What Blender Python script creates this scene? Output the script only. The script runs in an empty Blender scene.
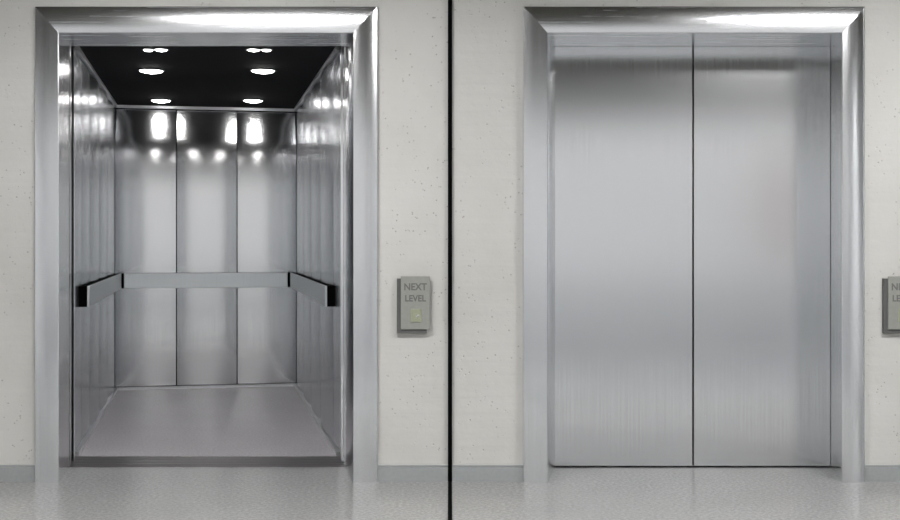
import bpy, math
from mathutils import Matrix, Vector
C = bpy.context.scene.collection
S = bpy.context.scene
COS = math.cos(math.atan(.2033)); SIN = math.sin(math.atan(.2033))
EYE = 1.205

# ------------------------------------------------------------ materials
def nm(name):
    m = bpy.data.materials.new(name); m.use_nodes = True
    n = m.node_tree.nodes; l = m.node_tree.links
    return m, n, l, n['Principled BSDF']
def objcoord(n, l, scale):
    t = n.new('ShaderNodeTexCoord'); mp = n.new('ShaderNodeMapping')
    mp.inputs['Scale'].default_value = scale
    l.new(t.outputs['Object'], mp.inputs['Vector']); return mp
def ramp(n, l, src, stops):
    r = n.new('ShaderNodeValToRGB'); l.new(src, r.inputs['Fac'])
    e = r.color_ramp.elements
    while len(e) < len(stops): e.new(.5)
    for el, (p, c) in zip(e, stops):
        el.position = p; el.color = (c, c, c, 1) if isinstance(c, (int, float)) else (*c, 1)
    return r
def noise(n, l, mp, scale, detail=3, rough=.5):
    t = n.new('ShaderNodeTexNoise'); t.inputs['Scale'].default_value = scale
    t.inputs['Detail'].default_value = detail; t.inputs['Roughness'].default_value = rough
    l.new(mp.outputs[0], t.inputs['Vector']); return t
def steel(name, col, rough, streak=.04, bump=.006, grain=(220, 220, 1.5), wob=0):
    m, n, l, b = nm(name)
    b.inputs['Metallic'].default_value = 1
    mp = objcoord(n, l, grain)
    t = noise(n, l, mp, 1.0, 4, .6)
    c0 = tuple(c * .94 for c in col)
    r = ramp(n, l, t.outputs['Fac'], [(.3, c0), (.7, col)])
    l.new(r.outputs[0], b.inputs['Base Color'])
    mr = n.new('ShaderNodeMapRange'); l.new(t.outputs['Fac'], mr.inputs['Value'])
    mr.inputs['From Min'].default_value = .3; mr.inputs['From Max'].default_value = .7
    mr.inputs['To Min'].default_value = rough - streak; mr.inputs['To Max'].default_value = rough + streak
    l.new(mr.outputs[0], b.inputs['Roughness'])
    bp = n.new('ShaderNodeBump'); bp.inputs['Strength'].default_value = bump; bp.inputs['Distance'].default_value = .001
    l.new(t.outputs['Fac'], bp.inputs['Height']); l.new(bp.outputs[0], b.inputs['Normal'])
    return m
def plain(name, col, rough=.5, metal=0, spec=.5):
    m, n, l, b = nm(name)
    b.inputs['Metallic'].default_value = metal
    b.inputs['Specular IOR Level'].default_value = spec
    mp = objcoord(n, l, (1, 1, 1)); t = noise(n, l, mp, 60, 3)
    r = ramp(n, l, t.outputs['Fac'], [(.3, tuple(c * .93 for c in col)), (.7, col)])
    l.new(r.outputs[0], b.inputs['Base Color']); b.inputs['Roughness'].default_value = rough
    return m
def glow(name, col, s):
    m, n, l, b = nm(name)
    b.inputs['Base Color'].default_value = (*col, 1)
    b.inputs['Emission Color'].default_value = (*col, 1); b.inputs['Emission Strength'].default_value = s
    return m
def plaster():
    m, n, l, b = nm('plaster')
    mp = objcoord(n, l, (1, 1, 1))
    big = noise(n, l, mp, 1.6, 4, .55)
    base = ramp(n, l, big.outputs['Fac'], [(.3, (.53, .525, .495)), (.5, (.575, .57, .54)), (.7, (.605, .60, .575))])
    # pits in clusters
    v = n.new('ShaderNodeTexVoronoi'); v.inputs['Scale'].default_value = 42; l.new(mp.outputs[0], v.inputs['Vector'])
    pit = ramp(n, l, v.outputs['Distance'], [(.10, 1), (.22, 0)])
    cl = noise(n, l, mp, 3.6, 2, .5)
    clr = ramp(n, l, cl.outputs['Fac'], [(.42, 0), (.52, 1)])
    sel = noise(n, l, mp, 23, 1, .5)
    selr = ramp(n, l, sel.outputs['Fac'], [(.46, 0), (.54, 1)])
    mu = n.new('ShaderNodeMath'); mu.operation = 'MULTIPLY'; l.new(pit.outputs[0], mu.inputs[0]); l.new(clr.outputs[0], mu.inputs[1])
    mv = n.new('ShaderNodeMath'); mv.operation = 'MULTIPLY'; l.new(mu.outputs[0], mv.inputs[0]); l.new(selr.outputs[0], mv.inputs[1])
    mx = n.new('ShaderNodeMix'); mx.data_type = 'RGBA'
    l.new(mv.outputs[0], mx.inputs['Factor']); l.new(base.outputs[0], mx.inputs[6]); mx.inputs[7].default_value = (.36, .355, .33, 1)
    l.new(mx.outputs[2], b.inputs['Base Color'])
    fine = noise(n, l, mp, 30, 5, .6)
    # shallow board-mark undulation
    mp2 = objcoord(n, l, (.35, .35, 7)); bd = noise(n, l, mp2, 1.4, 3, .5)
    ad = n.new('ShaderNodeMath'); ad.operation = 'MULTIPLY_ADD'
    l.new(bd.outputs['Fac'], ad.inputs[0]); ad.inputs[1].default_value = 3.0; l.new(fine.outputs['Fac'], ad.inputs[2])
    sb = n.new('ShaderNodeMath'); sb.operation = 'MULTIPLY_ADD'
    l.new(mv.outputs[0], sb.inputs[0]); sb.inputs[1].default_value = -2.0; l.new(ad.outputs[0], sb.inputs[2])
    bp = n.new('ShaderNodeBump'); bp.inputs['Strength'].default_value = .35; bp.inputs['Distance'].default_value = .004
    l.new(sb.outputs[0], bp.inputs['Height']); l.new(bp.outputs[0], b.inputs['Normal'])
    b.inputs['Roughness'].default_value = .75
    return m
def terrazzo(name, c0, c1, light, rough, scale=85):
    m, n, l, b = nm(name)
    mp = objcoord(n, l, (1, 1, 1))
    a = noise(n, l, mp, scale, 4, .7)
    r = ramp(n, l, a.outputs['Fac'], [(.36, c0), (.5, c1), (.66, light)])
    big = noise(n, l, mp, 2.5, 3)
    rb = ramp(n, l, big.outputs['Fac'], [(.3, .93), (.7, 1.0)])
    mx = n.new('ShaderNodeMix'); mx.data_type = 'RGBA'; mx.blend_type = 'MULTIPLY'; mx.inputs['Factor'].default_value = 1
    l.new(r.outputs[0], mx.inputs[6]); l.new(rb.outputs[0], mx.inputs[7])
    l.new(mx.outputs[2], b.inputs['Base Color'])
    b.inputs['Roughness'].default_value = rough
    return m

M = dict(
    door=steel('brushed_steel_doors', (.73, .74, .75), .17, .03, .004),
    frame=steel('brushed_steel_frame', (.78, .79, .80), .22, .02),
    head=steel('brushed_steel_head', (.78, .79, .80), .26, .02, .003, (1.5, 90, 90)),
    reveal=steel('brushed_steel_reveal', (.62, .64, .66), .16),
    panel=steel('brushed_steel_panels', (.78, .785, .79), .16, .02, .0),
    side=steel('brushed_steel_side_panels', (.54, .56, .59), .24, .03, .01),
    trim=steel('steel_trim', (.85, .86, .87), .35),
    rail=steel('steel_handrail', (.76, .79, .80), .38),
    plate=plain('grey_green_metal', (.335, .34, .31), .42, .2),
    base=plain('grey_baseboard', (.33, .345, .345), .45),
    sill=steel('bronze_sill', (.25, .23, .235), .35, grain=(1.5, 220, 220)),
    black=plain('black_rubber', (.002, .002, .002), .8, 0, .02),
    car_ceiling=plain('black_car_ceiling', (.016, .016, .018), .85, 0, .15),
    dark=plain('dark_steel', (.06, .065, .07), .4, .6),
    plaster=plaster(),
    floor=terrazzo('terrazzo', (.25, .25, .245), (.30, .30, .297), (.38, .38, .37), .2, 60),
    carfloor=terrazzo('speckled_car_floor', (.42, .395, .415), (.50, .47, .495), (.62, .59, .61), .38, 70),
    ceil=plain('umber_ceiling', (.05, .046, .03), .7),
    lamp=glow('spotlight_lens', (1, .98, .97), 30),
    panel_light=glow('ceiling_luminaire', (1, .985, .98), 40),
    paint=plain('white_paint', (.82, .83, .85), .7),
    strip=glow('fill_strip', (1, .99, .98), 7),
    strip2=glow('fill_trough', (1, .99, .98), 34),
    plate_shadow=plain('grey_plate_shadow', (.11, .112, .108), .6),
    wainscot=plain('blue_grey_paint', (.52, .535, .55), .6),
    carpet=plain('blue_grey_carpet', (.235, .24, .25), .95),
    wood=plain('red_brown_wood', (.30, .15, .10), .5),
    letter=plain('engraved_letters', (.15, .152, .145), .6),
    button=plain('pale_yellow_green_button', (.34, .365, .255), .45),
    chrome=plain('chrome', (.7, .7, .7), .15, 1),
)

# ------------------------------------------------------------ mesh helpers
def mk(name, vs, fs, mat, parent=None, smooth=False, bevel=0, autos=False):
    me = bpy.data.meshes.new(name); me.from_pydata([tuple(v) for v in vs], [], fs)
    import bmesh
    bm = bmesh.new(); bm.from_mesh(me); bmesh.ops.recalc_face_normals(bm, faces=bm.faces); 
    if bevel: bmesh.ops.bevel(bm, geom=[e for e in bm.edges if len(e.link_faces) == 2 and e.calc_face_angle(0) > .6], offset=bevel, segments=2, profile=.5, affect='EDGES')
    bm.to_mesh(me); bm.free()
    if smooth or autos:
        for p in me.polygons: p.use_smooth = True
        me.set_sharp_from_angle(angle=math.radians(35))
    me.materials.append(mat if not isinstance(mat, str) else M[mat])
    o = bpy.data.objects.new(name, me); C.objects.link(o)
    if parent: o.parent = parent
    return o
def prism(poly, z0, z1, base=0):
    n = len(poly)
    vs = [(x, y, z0) for x, y in poly] + [(x, y, z1) for x, y in poly]
    fs = [tuple(range(n))[::-1], tuple(range(n, 2 * n))] + [(i, (i + 1) % n, n + (i + 1) % n, n + i) for i in range(n)]
    return vs, [tuple(base + i for i in f) for f in fs]
def boxv(x0, x1, y0, y1, z0, z1):
    return prism([(x0, y0), (x1, y0), (x1, y1), (x0, y1)], z0, z1)
def join(parts):
    vs, fs = [], []
    for v, f in parts:
        b = len(vs); vs += v; fs += [tuple(b + i for i in q) for q in f]
    return vs, fs
def box(name, x0, x1, y0, y1, z0, z1, mat, parent=None, bevel=0):
    return mk(name, *boxv(x0, x1, y0, y1, z0, z1), mat, parent, bevel=bevel)
def lathe(prof, seg=40, cx=0, cy=0):
    vs, fs = [], []
    for r, z in prof:
        for k in range(seg):
            a = 2 * math.pi * k / seg; vs.append((cx + r * math.cos(a), cy + r * math.sin(a), z))
    for i in range(len(prof) - 1):
        for k in range(seg):
            fs.append((i * seg + k, i * seg + (k + 1) % seg, (i + 1) * seg + (k + 1) % seg, (i + 1) * seg + k))
    fs.append(tuple(range(seg))); fs.append(tuple((len(prof) - 1) * seg + k for k in range(seg)))
    return vs, fs
def thing(name, label, cat, loc=(0, 0, 0), rz=0, group=None):
    o = bpy.data.objects.new(name, None); C.objects.link(o); o.empty_display_size = .1
    o.location = loc; o.rotation_euler = (0, 0, rz); o['label'] = label; o['category'] = cat
    if group: o['group'] = group
    return o
def tag(o, label, cat, group=None):
    o['label'] = label; o['category'] = cat
    if group: o['group'] = group
    return o
def struct(o): o['kind'] = 'structure'; return o

# ------------------------------------------------------------ layout
LC, RC = -1.2125, 1.215           # lift centre lines on the landing wall
HALF = .73                      # half opening
LINT = 2.232                    # lintel height
FW = .122; HF = 1.12             # frame face width; the head is slightly taller
DY = .355                       # landing door plane
CEIL = 2.85
X0, X1, YF = -6.5, 7.0, -7.4

# ------------------------------------------------------------ room shell
def wall_with_holes():
    parts = []
    h = HALF + .06; t = .2
    xs = [X0, LC - h, LC + h, RC - h, RC + h, X1]
    for a, b in ((0, 1), (2, 3), (4, 5)): parts.append(boxv(xs[a], xs[b], 0, t, 0, CEIL))
    for a, b in ((1, 2), (3, 4)): parts.append(boxv(xs[a], xs[b], 0, t, LINT + .06, CEIL))
    return join(parts)
struct(mk('wall_back', *wall_with_holes(), 'plaster'))
struct(box('wall_left', X0 - .2, X0, YF, .2, 0, CEIL, 'paint'))
struct(box('wall_right', X1, X1 + .2, YF, .2, 0, CEIL, 'paint'))
struct(box('wall_front', X0 - .2, X1 + .2, YF - .2, YF, 0, CEIL, 'paint'))
struct(box('ceiling', X0 - .2, X1 + .2, YF - .2, .2, CEIL, CEIL + .2, 'ceil'))
def floorv():
    p = [boxv(X0 - .2, X1 + .2, YF - .2, 0, -.15, 0)]
    for c, k in ((LC, -.2033), (RC, .2033)):
        h = HALF + .02
        p.append(prism([(c - h, 0), (c + h, 0), (c + h + k * DY, DY), (c - h + k * DY, DY)], -.15, 0))
    return join(p)
struct(mk('floor', *floorv(), 'floor'))
def baseboard(nme, x0, x1):
    # chamfered top and a fine shadow groove under it
    sec = [(0, 0), (-.014, 0), (-.014, .070), (-.010, .073), (-.010, .076), (-.014, .078), (-.012, .082), (0, .082)]
    vs = [(x0, y, z) for y, z in sec] + [(x1, y, z) for y, z in sec]; n = len(sec)
    fs = [tuple(range(n)), tuple(range(n, 2 * n))[::-1]] + [(i, (i + 1) % n, n + (i + 1) % n, n + i) for i in range(n)]
    struct(mk(nme, vs, fs, 'base'))
o1 = HALF + FW
baseboard('baseboard_left', X0, LC - o1); baseboard('baseboard_back', LC + o1, -.0105)
baseboard('baseboard_middle', .0105, RC - o1); baseboard('baseboard_right', RC + o1, X1)
struct(mk('trim_1', *join([boxv(-.0105, .0105, -.016, 0, 0, CEIL), boxv(-.0095, .0095, YF, -.016, 0, .0015)]), 'black'))
# unseen timber panel added on the opposite wall for a warm reflection in the steel
struct(box('reflection_panel', 3.78, 3.99, YF, YF + .04, 1.0, 2.2, 'wood', bevel=.004))
struct(box('reflection_wainscot', X0, X1, YF, YF + .015, 0, .72, 'wainscot'))  # unseen wainscot added to tone down the lower door reflections
rug = box('reflection_carpet', X0 + .3, X1 - .3, YF + .25, -2.7, 0, .008, 'carpet')  # unseen carpet added so the doors reflect a darker floor
tag(rug, 'long blue grey carpet runner added out of view to darken the door reflections', 'carpet')
# hoistways behind the lifts
struct(mk('wall_shaft', *join([boxv(-3.3, 3.3, 5.2, 5.3, -.2, CEIL), boxv(-3.4, -3.3, .2, 5.3, -.2, CEIL), boxv(3.3, 3.4, .2, 5.3, -.2, CEIL),
                              boxv(-.02, .02, .9, 5.2, -.2, CEIL)]), 'dark'))

# ------------------------------------------------------------ door frames
def face(u, apex=.42, roll=-.7, amp=.014):  # depth of the bowed face at distance u from the opening edge
    t = u / FW
    return -.046 + amp * (t - apex) * abs(t - apex) / .3364 * (1 if t > apex else roll)
US = [0.003 + (FW - .006) * i / 14 for i in range(15)]
def profile(*a):
    return [(0, DY), (0, face(0, *a) + .003)] + [(u, face(u, *a)) for u in US] + [(FW, -.020), (FW, 0), (.03, 0), (.03, DY)]
PROF = profile(); JPROF = {-1: profile(.12, -1, .005), 1: profile(.12, -1)}
def jamb_mesh(side, k):
    n = len(JPROF[side]); vs = []
    for top in (0, 1):
        for u, y in JPROF[side]:
            x = side * (HALF + u) + k * max(y, 0)
            vs.append((x, y, LINT + u * HF if top else 0))
    fs = [tuple(range(n)), tuple(range(n, 2 * n))[::-1]] + [(i, (i + 1) % n, n + (i + 1) % n, n + i) for i in range(n)]
    return vs, fs
def head_mesh(k):
    n = len(PROF); vs = []
    for s in (-1, 1):
        for u, y in PROF: vs.append((s * (HALF + u) + k * max(y, 0), y, LINT + u * HF))
    fs = [tuple(range(n)), tuple(range(n, 2 * n))[::-1]] + [(i, (i + 1) % n, n + (i + 1) % n, n + i) for i in range(n)]
    return vs, fs
def frame(cx, k, label):
    t = thing('elevator_door_frame', label, 'door frame', (cx, 0, 0), 0, 'stainless frames around the lift doors')
    mk('jamb', *jamb_mesh(-1, k), 'frame', t, autos=True)
    mk('jamb', *jamb_mesh(1, k), 'frame', t, autos=True)
    mk('frame_head', *head_mesh(k), 'head', t, autos=True)
    return t
frame(LC, -.2033, 'brushed steel surround framing the open lift on the left')
frame(RC, .2033, 'brushed steel surround framing the closed lift on the right')

# ------------------------------------------------------------ door leaves
def leaf(cx, k, xa, xb, y0, y1, label, grp, zt, z0=.006):
    w = (xb - xa) / 2; s = k * (y1 - y0)
    # edges follow the splay of the reveal
    o = mk('elevator_door_leaf', *prism([(-w, 0), (w, 0), (w + s, y1 - y0), (-w + s, y1 - y0)], z0, zt), 'door', bevel=.002)
    o.location = (cx + k * y0 + (xa + xb) / 2, y0, 0)
    return tag(o, label, 'lift door', grp)
ZT = LINT + .05
leaf(RC, .2033, -HALF - .028, -.0042, DY + .006, DY + .046, 'closed brushed steel lift door leaf left of the centre gap', 'closed lift door leaves', ZT)
leaf(RC, .2033, .0042, HALF + .028, DY + .006, DY + .046, 'closed brushed steel lift door leaf right of the centre gap', 'closed lift door leaves', ZT)
box_leafs = [(-1, 'left'), (1, 'right')]
for s, w in box_leafs:
    xa, xb = sorted((s * (HALF - .004), s * (HALF + .32)))
    for (ya, yb, wh, ins) in ((DY + .012, DY + .052, 'outer', .0), (DY + .15, DY + .19, 'inner', .004)):
        a, b = sorted((s * (HALF - .004 - ins), s * (HALF + .32)))
        leaf(LC, -.2033, a, b, ya, yb, '%s door leaf slid open into the %s jamb of the open lift, edge showing' % (wh, w), 'opened lift door leaves', ZT)

# sills
def sill(cx, k, ya, yb, label, mat='sill'):
    h = HALF + .02
    def strip(y0, y1, z0, z1): return prism([(-h + k * y0, y0), (h + k * y0, y0), (h + k * y1, y1), (-h + k * y1, y1)], z0, z1)
    segs = [strip(ya, yb, -.03, -.008)]; n = max(1, round((yb - ya) / .05)); w = (yb - ya) / n
    for i in range(n): segs.append(strip(ya + i * w + .004, ya + (i + 1) * w - .004, -.008, -.001))
    o = mk('threshold_plate', *join(segs), mat); o.location = (cx, 0, 0)
    return tag(o, label, 'threshold', 'lift thresholds')
sill(LC, -.2033, DY, .69, 'dark grooved metal threshold strip of the open lift')
sill(RC, .2033, DY, .42, 'thin dark threshold under the closed lift doors')

# ------------------------------------------------------------ the open lift car
W = .726; V = 3.847; CH = EYE + 1.083
car = thing('elevator_car', 'open empty lift car lined with brushed steel panels and a black spotlit ceiling', 'elevator', (LC, 0, 0), math.atan(.2033))
vl, vr = (.70 + W * SIN) / COS, (.70 - W * SIN) / COS
mk('car_floor', *prism([(-W, vl), (W, vr), (W, V), (-W, V)], -.05, -.001), 'carfloor', car)
mk('car_ceiling', *prism([(-W, vl), (W, vr), (W, V), (-W, V)], CH, CH + .05), 'car_ceiling', car)
mk('rear_wall', *boxv(-W - .05, W + .05, V + .062, V + .09, -.05, CH + .05), 'black', car)
mk('side_wall', *boxv(-W - .05, -W - .02, vl, V + .02, -.05, CH + .05), 'black', car)
mk('side_wall', *boxv(W + .02, W + .05, vr, V + .02, -.05, CH + .05), 'black', car)
TILT = [(1.55, 0), (1.80, .02), (1.90, .045), (1.97, .09), (2.025, .162), (2.09, .122), (2.14, .088), (2.20, .062), (2.30, .02)]
def lean(z):                     # how far the panel top leans back from the car at height z
    tot = 0; pz, pt = TILT[0]
    for qz, qt in TILT[1:]:
        if z <= pz: break
        e = min(z, qz); te = pt + (qt - pt) * (e - pz) / (qz - pz)
        tot += (e - pz) * (pt + te) / 2; pz, pt = qz, qt
    return tot
def rear_panel(u, v, w, R, mat):
    zs = [.028, .5, 1.0, 1.5] + [1.55 + i * .0125 for i in range(1, 57)] + [CH - .03]
    xs = [-w / 2 + w * i / 32 for i in range(33)]
    th = .06
    vs = []; fs = []
    row = len(xs) + 4
    for z in zs:
        L = lean(z)
        pts = [(-w / 2, .006 + L)] + [(x * .99, (x * x - w * w / 4) / (2 * R) + L) for x in xs] + [(w / 2, .006 + L), (w / 2, th), (-w / 2, th)]
        vs += [(u + x, v + y, z) for x, y in pts]
    for i in range(len(zs) - 1):
        for j in range(row):
            fs.append((i * row + j, i * row + (j + 1) % row, (i + 1) * row + (j + 1) % row, (i + 1) * row + j))
    fs.append(tuple(range(row))); fs.append(tuple((len(zs) - 1) * row + j for j in range(row)))
    o = mk('wall_panel', vs, fs, mat, car, autos=True)
    return o
def pillow(w, z0, z1, R, th=.018, nseg=24):
    # panel bowed towards the viewer (-y) about a vertical axis, rolled edges
    vs = []; cols = []
    for i in range(nseg + 1):
        x = -w / 2 + w * i / nseg
        cols.append((x, (x * x - w * w / 4) / (2 * R)))
    cols = [(-w / 2, .004)] + [(x * .992, y) for x, y in cols] + [(w / 2, .004), (w / 2, th), (-w / 2, th)]
    return prism(cols, z0, z1)
def place(v, M4): return [tuple(M4 @ Vector(p)) for p in v]
def panel(u, v, rz, w, R, mat, name='wall_panel', z0=.028, z1=CH - .03):
    a, f = pillow(w, z0, z1, R)
    Mx = Matrix.Translation((u, v, 0)) @ Matrix.Rotation(rz, 4, 'Z')
    return mk(name, place(a, Mx), f, mat, car, autos=True)
pw = 2 * W / 3
for i in (-1, 0, 1): rear_panel(i * pw, V, pw - .004, 2.2, 'panel')
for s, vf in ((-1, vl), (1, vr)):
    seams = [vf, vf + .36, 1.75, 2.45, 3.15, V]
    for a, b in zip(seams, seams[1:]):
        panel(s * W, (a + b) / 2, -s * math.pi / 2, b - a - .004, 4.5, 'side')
# bright trims along the top and foot of the walls
for nme, za, zb in (('top_trim', CH - .022, CH - .001), ('floor_trim', 0, .022)):
    box(nme, -W + .010, W - .010, V - .024, V + .012, za, zb, 'trim', car)
    box(nme, -W - .012, -W + .024, vl, V - .012, za, zb, 'trim', car)
    box(nme, W - .024, W + .012, vr, V - .012, za, zb, 'trim', car)
# handrails : flat bars on black end blocks; black strips paint the gap shade behind
zt, zb = EYE - .266, EYE - .386
def rail(pts):
    (a, b, c, d) = pts
    r = mk('handrail', *prism([(a, c), (b, c), (b, d), (a, d)], zb, zt), 'rail', car, bevel=.003)
    return r
r0 = rail((-W + .078, W - .078, V - .075, V - .060))
box('rail_gap_shade', -W + .078, W - .078, V - .060, V - .045, zb + .012, zt - .001, 'black', r0)
for s in (-1, 1):
    a, b = sorted((s * (W - .078), s * (W - .046)))
    box('end_block', a, b, V - .070, V, zb + .002, zt - .002, 'black', r0)
for s, vf in ((-1, 1.08), (1, .83)):
    a, b = sorted((s * (W - .060), s * (W - .046)))
    r = rail((a, b, vf, V - .10))
    a, b = sorted((s * (W - .0462), s * (W + .0)))
    box('rail_gap_shade', a + (.02 if s < 0 else 0), b - (.02 if s > 0 else 0), vf + .06, V - .18, zb + .03, zt - .001, 'black', r)
    for q in (vf + .002, 2.3, V - .17):
        box('bracket', a, b, q, q + .05, zb + (.0 if q < 2 else .02), zt - (.0 if q < 2 else .02), 'black', r)
# ceiling spotlights
def spot(u, v, r, drop):
    l = mk('spotlight', *lathe([(r + .012, CH - .0005), (r + .012, CH - .004), (r + .002, CH - .008), (r - .002, CH - .004)], 40, u, v), 'chrome', car)
    pr = [(r, CH - .003)] + [(r * math.cos(a), CH - .003 - drop * math.sin(a)) for a in [math.radians(x) for x in (15, 30, 45, 60, 75, 86)]]
    mk('lens', *lathe(pr, 40, u, v), 'lamp', l, smooth=True)
for s in (-1, 1):
    for d, r, dr in ((7.645, .072, .018), (9.28, .070, .018)):
        spot(s * .356 * COS, (d - 6) / COS - s * .356 * SIN, r, dr)
    for dx, q in ((.262, .034), (.335, .026)): spot(s * dx * COS, (6.80 - 6) / COS - s * dx * SIN, q, .012)  # extra small front spots added in place of lamp reflections in the header

# ------------------------------------------------------------ call plates
def text_mesh(txt, size):
    cu = bpy.data.curves.new('t', 'FONT'); cu.body = txt; cu.size = size; cu.align_x = 'CENTER'; cu.extrude = .0006; cu.offset = .0012
    o = bpy.data.objects.new('t', cu); C.objects.link(o)
    bpy.context.view_layer.update()
    me = bpy.data.meshes.new_from_object(o.evaluated_get(bpy.context.evaluated_depsgraph_get()))
    vs = [(v.co.x, -v.co.z, v.co.y) for v in me.vertices]; fs = [tuple(p.vertices) for p in me.polygons]
    bpy.data.objects.remove(o); return vs, fs
def plate(xc, label):
    t = thing('call_button_plate', label, 'button plate', (xc, 0, .76), 0, 'lift call plates')
    w = .0725; h = .265
    box('shadow_box', -w - .02, w - .016, -.022, 0, -.02, h - .012, 'plate_shadow', t, .002)  # dark box set left and down stands in for the plate's cast shadow
    fp = box('faceplate', -w, w, -.030, -.022, 0, h, 'plate', t, .002)
    for s, z, sz in (('NEXT', .196, .048), ('LEVEL', .140, .044)):
        v, f = text_mesh(s, sz)
        o = mk('lettering', [(x * .92, y - .0302, zz + z) for x, y, zz in v], f, 'letter', fp)
    b = box('button', -.024, .030, -.034, -.0302, .036, .102, 'button', t, .0015)
    mk('arrow', [(.004, -.0345, .062), (.020, -.0345, .062), (.012, -.0345, .080), (.004, -.0341, .062), (.020, -.0341, .062), (.012, -.0341, .080)],
       [(0, 1, 2), (3, 5, 4), (0, 3, 4, 1), (1, 4, 5, 2), (2, 5, 3, 0)], 'chrome', b)
    return t
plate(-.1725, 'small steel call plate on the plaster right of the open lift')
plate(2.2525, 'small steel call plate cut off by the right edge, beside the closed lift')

# ------------------------------------------------------------ luminaires in the lobby ceiling
def lum(x0, x1, y0, y1, label, grp, mat='panel_light'):
    t = thing('ceiling_light_panel', label, 'ceiling light', ((x0 + x1) / 2, (y0 + y1) / 2, CEIL), 0, grp)
    w, d = (x1 - x0) / 2, (y1 - y0) / 2
    mk('housing', *join([boxv(-w - .03, w + .03, -d - .03, -d, -.03, 0), boxv(-w - .03, w + .03, d, d + .03, -.03, 0),
                         boxv(-w - .03, -w, -d, d, -.03, 0), boxv(w, w + .03, -d, d, -.03, 0)]), 'trim', t)
    box('diffuser', -w, w, -d, d, -.022, -.006, mat, t)
for a, b, c, d, l in ((-1.6, -.6, -2.0, -1.5, 'slim luminaire in the lobby ceiling in front of the open lift'), (1.85, 2.85, -2.0, -1.5, 'slim luminaire in the lobby ceiling in front of the closed lift')):
    lum(a, b, c, d, l, 'lobby ceiling lights')
# added pelmet and strip along the opposite wall, brightening it for steel reflections
t = thing('wall_fill_light', 'unseen pelmet and light strip added to brighten the wall reflected in the steel', 'light', ((X0 + X1) / 2, YF, CEIL))
hw = (X1 - X0) / 2 - .05
box('pelmet', -hw, hw, .50, .53, -.25, 0, 'ceil', t)
box('fill_strip', -hw, hw, .34, .46, -.07, -.03, 'strip', t)
t = thing('lobby_fill_light', 'unseen light strip and pelmet added across the lobby to light the reflected wall', 'light', ((X0 + X1) / 2, -3.6, CEIL))  # added strip evening out light on the reflected wall; pelmet screens it
box('pelmet', -hw, hw, .07, .10, -.20, 0, 'ceil', t)
box('fill_strip', -hw, hw, -.22, 0, -.05, -.02, 'strip2', t)

# ------------------------------------------------------------ world, camera
w = bpy.data.worlds.new('world'); S.world = w; w.use_nodes = True
w.node_tree.nodes['Background'].inputs[0].default_value = (.01, .01, .01, 1)
cam = bpy.data.cameras.new('camera'); co = bpy.data.objects.new('camera', cam); C.objects.link(co)
co.location = (0, -6, EYE); co.rotation_euler = (math.pi / 2, 0, 0)
cam.lens = 48; cam.sensor_width = 36; cam.shift_y = -20 / 900; cam.clip_start = .05
S.camera = co
vs = S.view_settings; vs.view_transform = 'Standard'; vs.look = 'None'; vs.gamma = 1; vs.exposure = .2; vs.use_curve_mapping = False
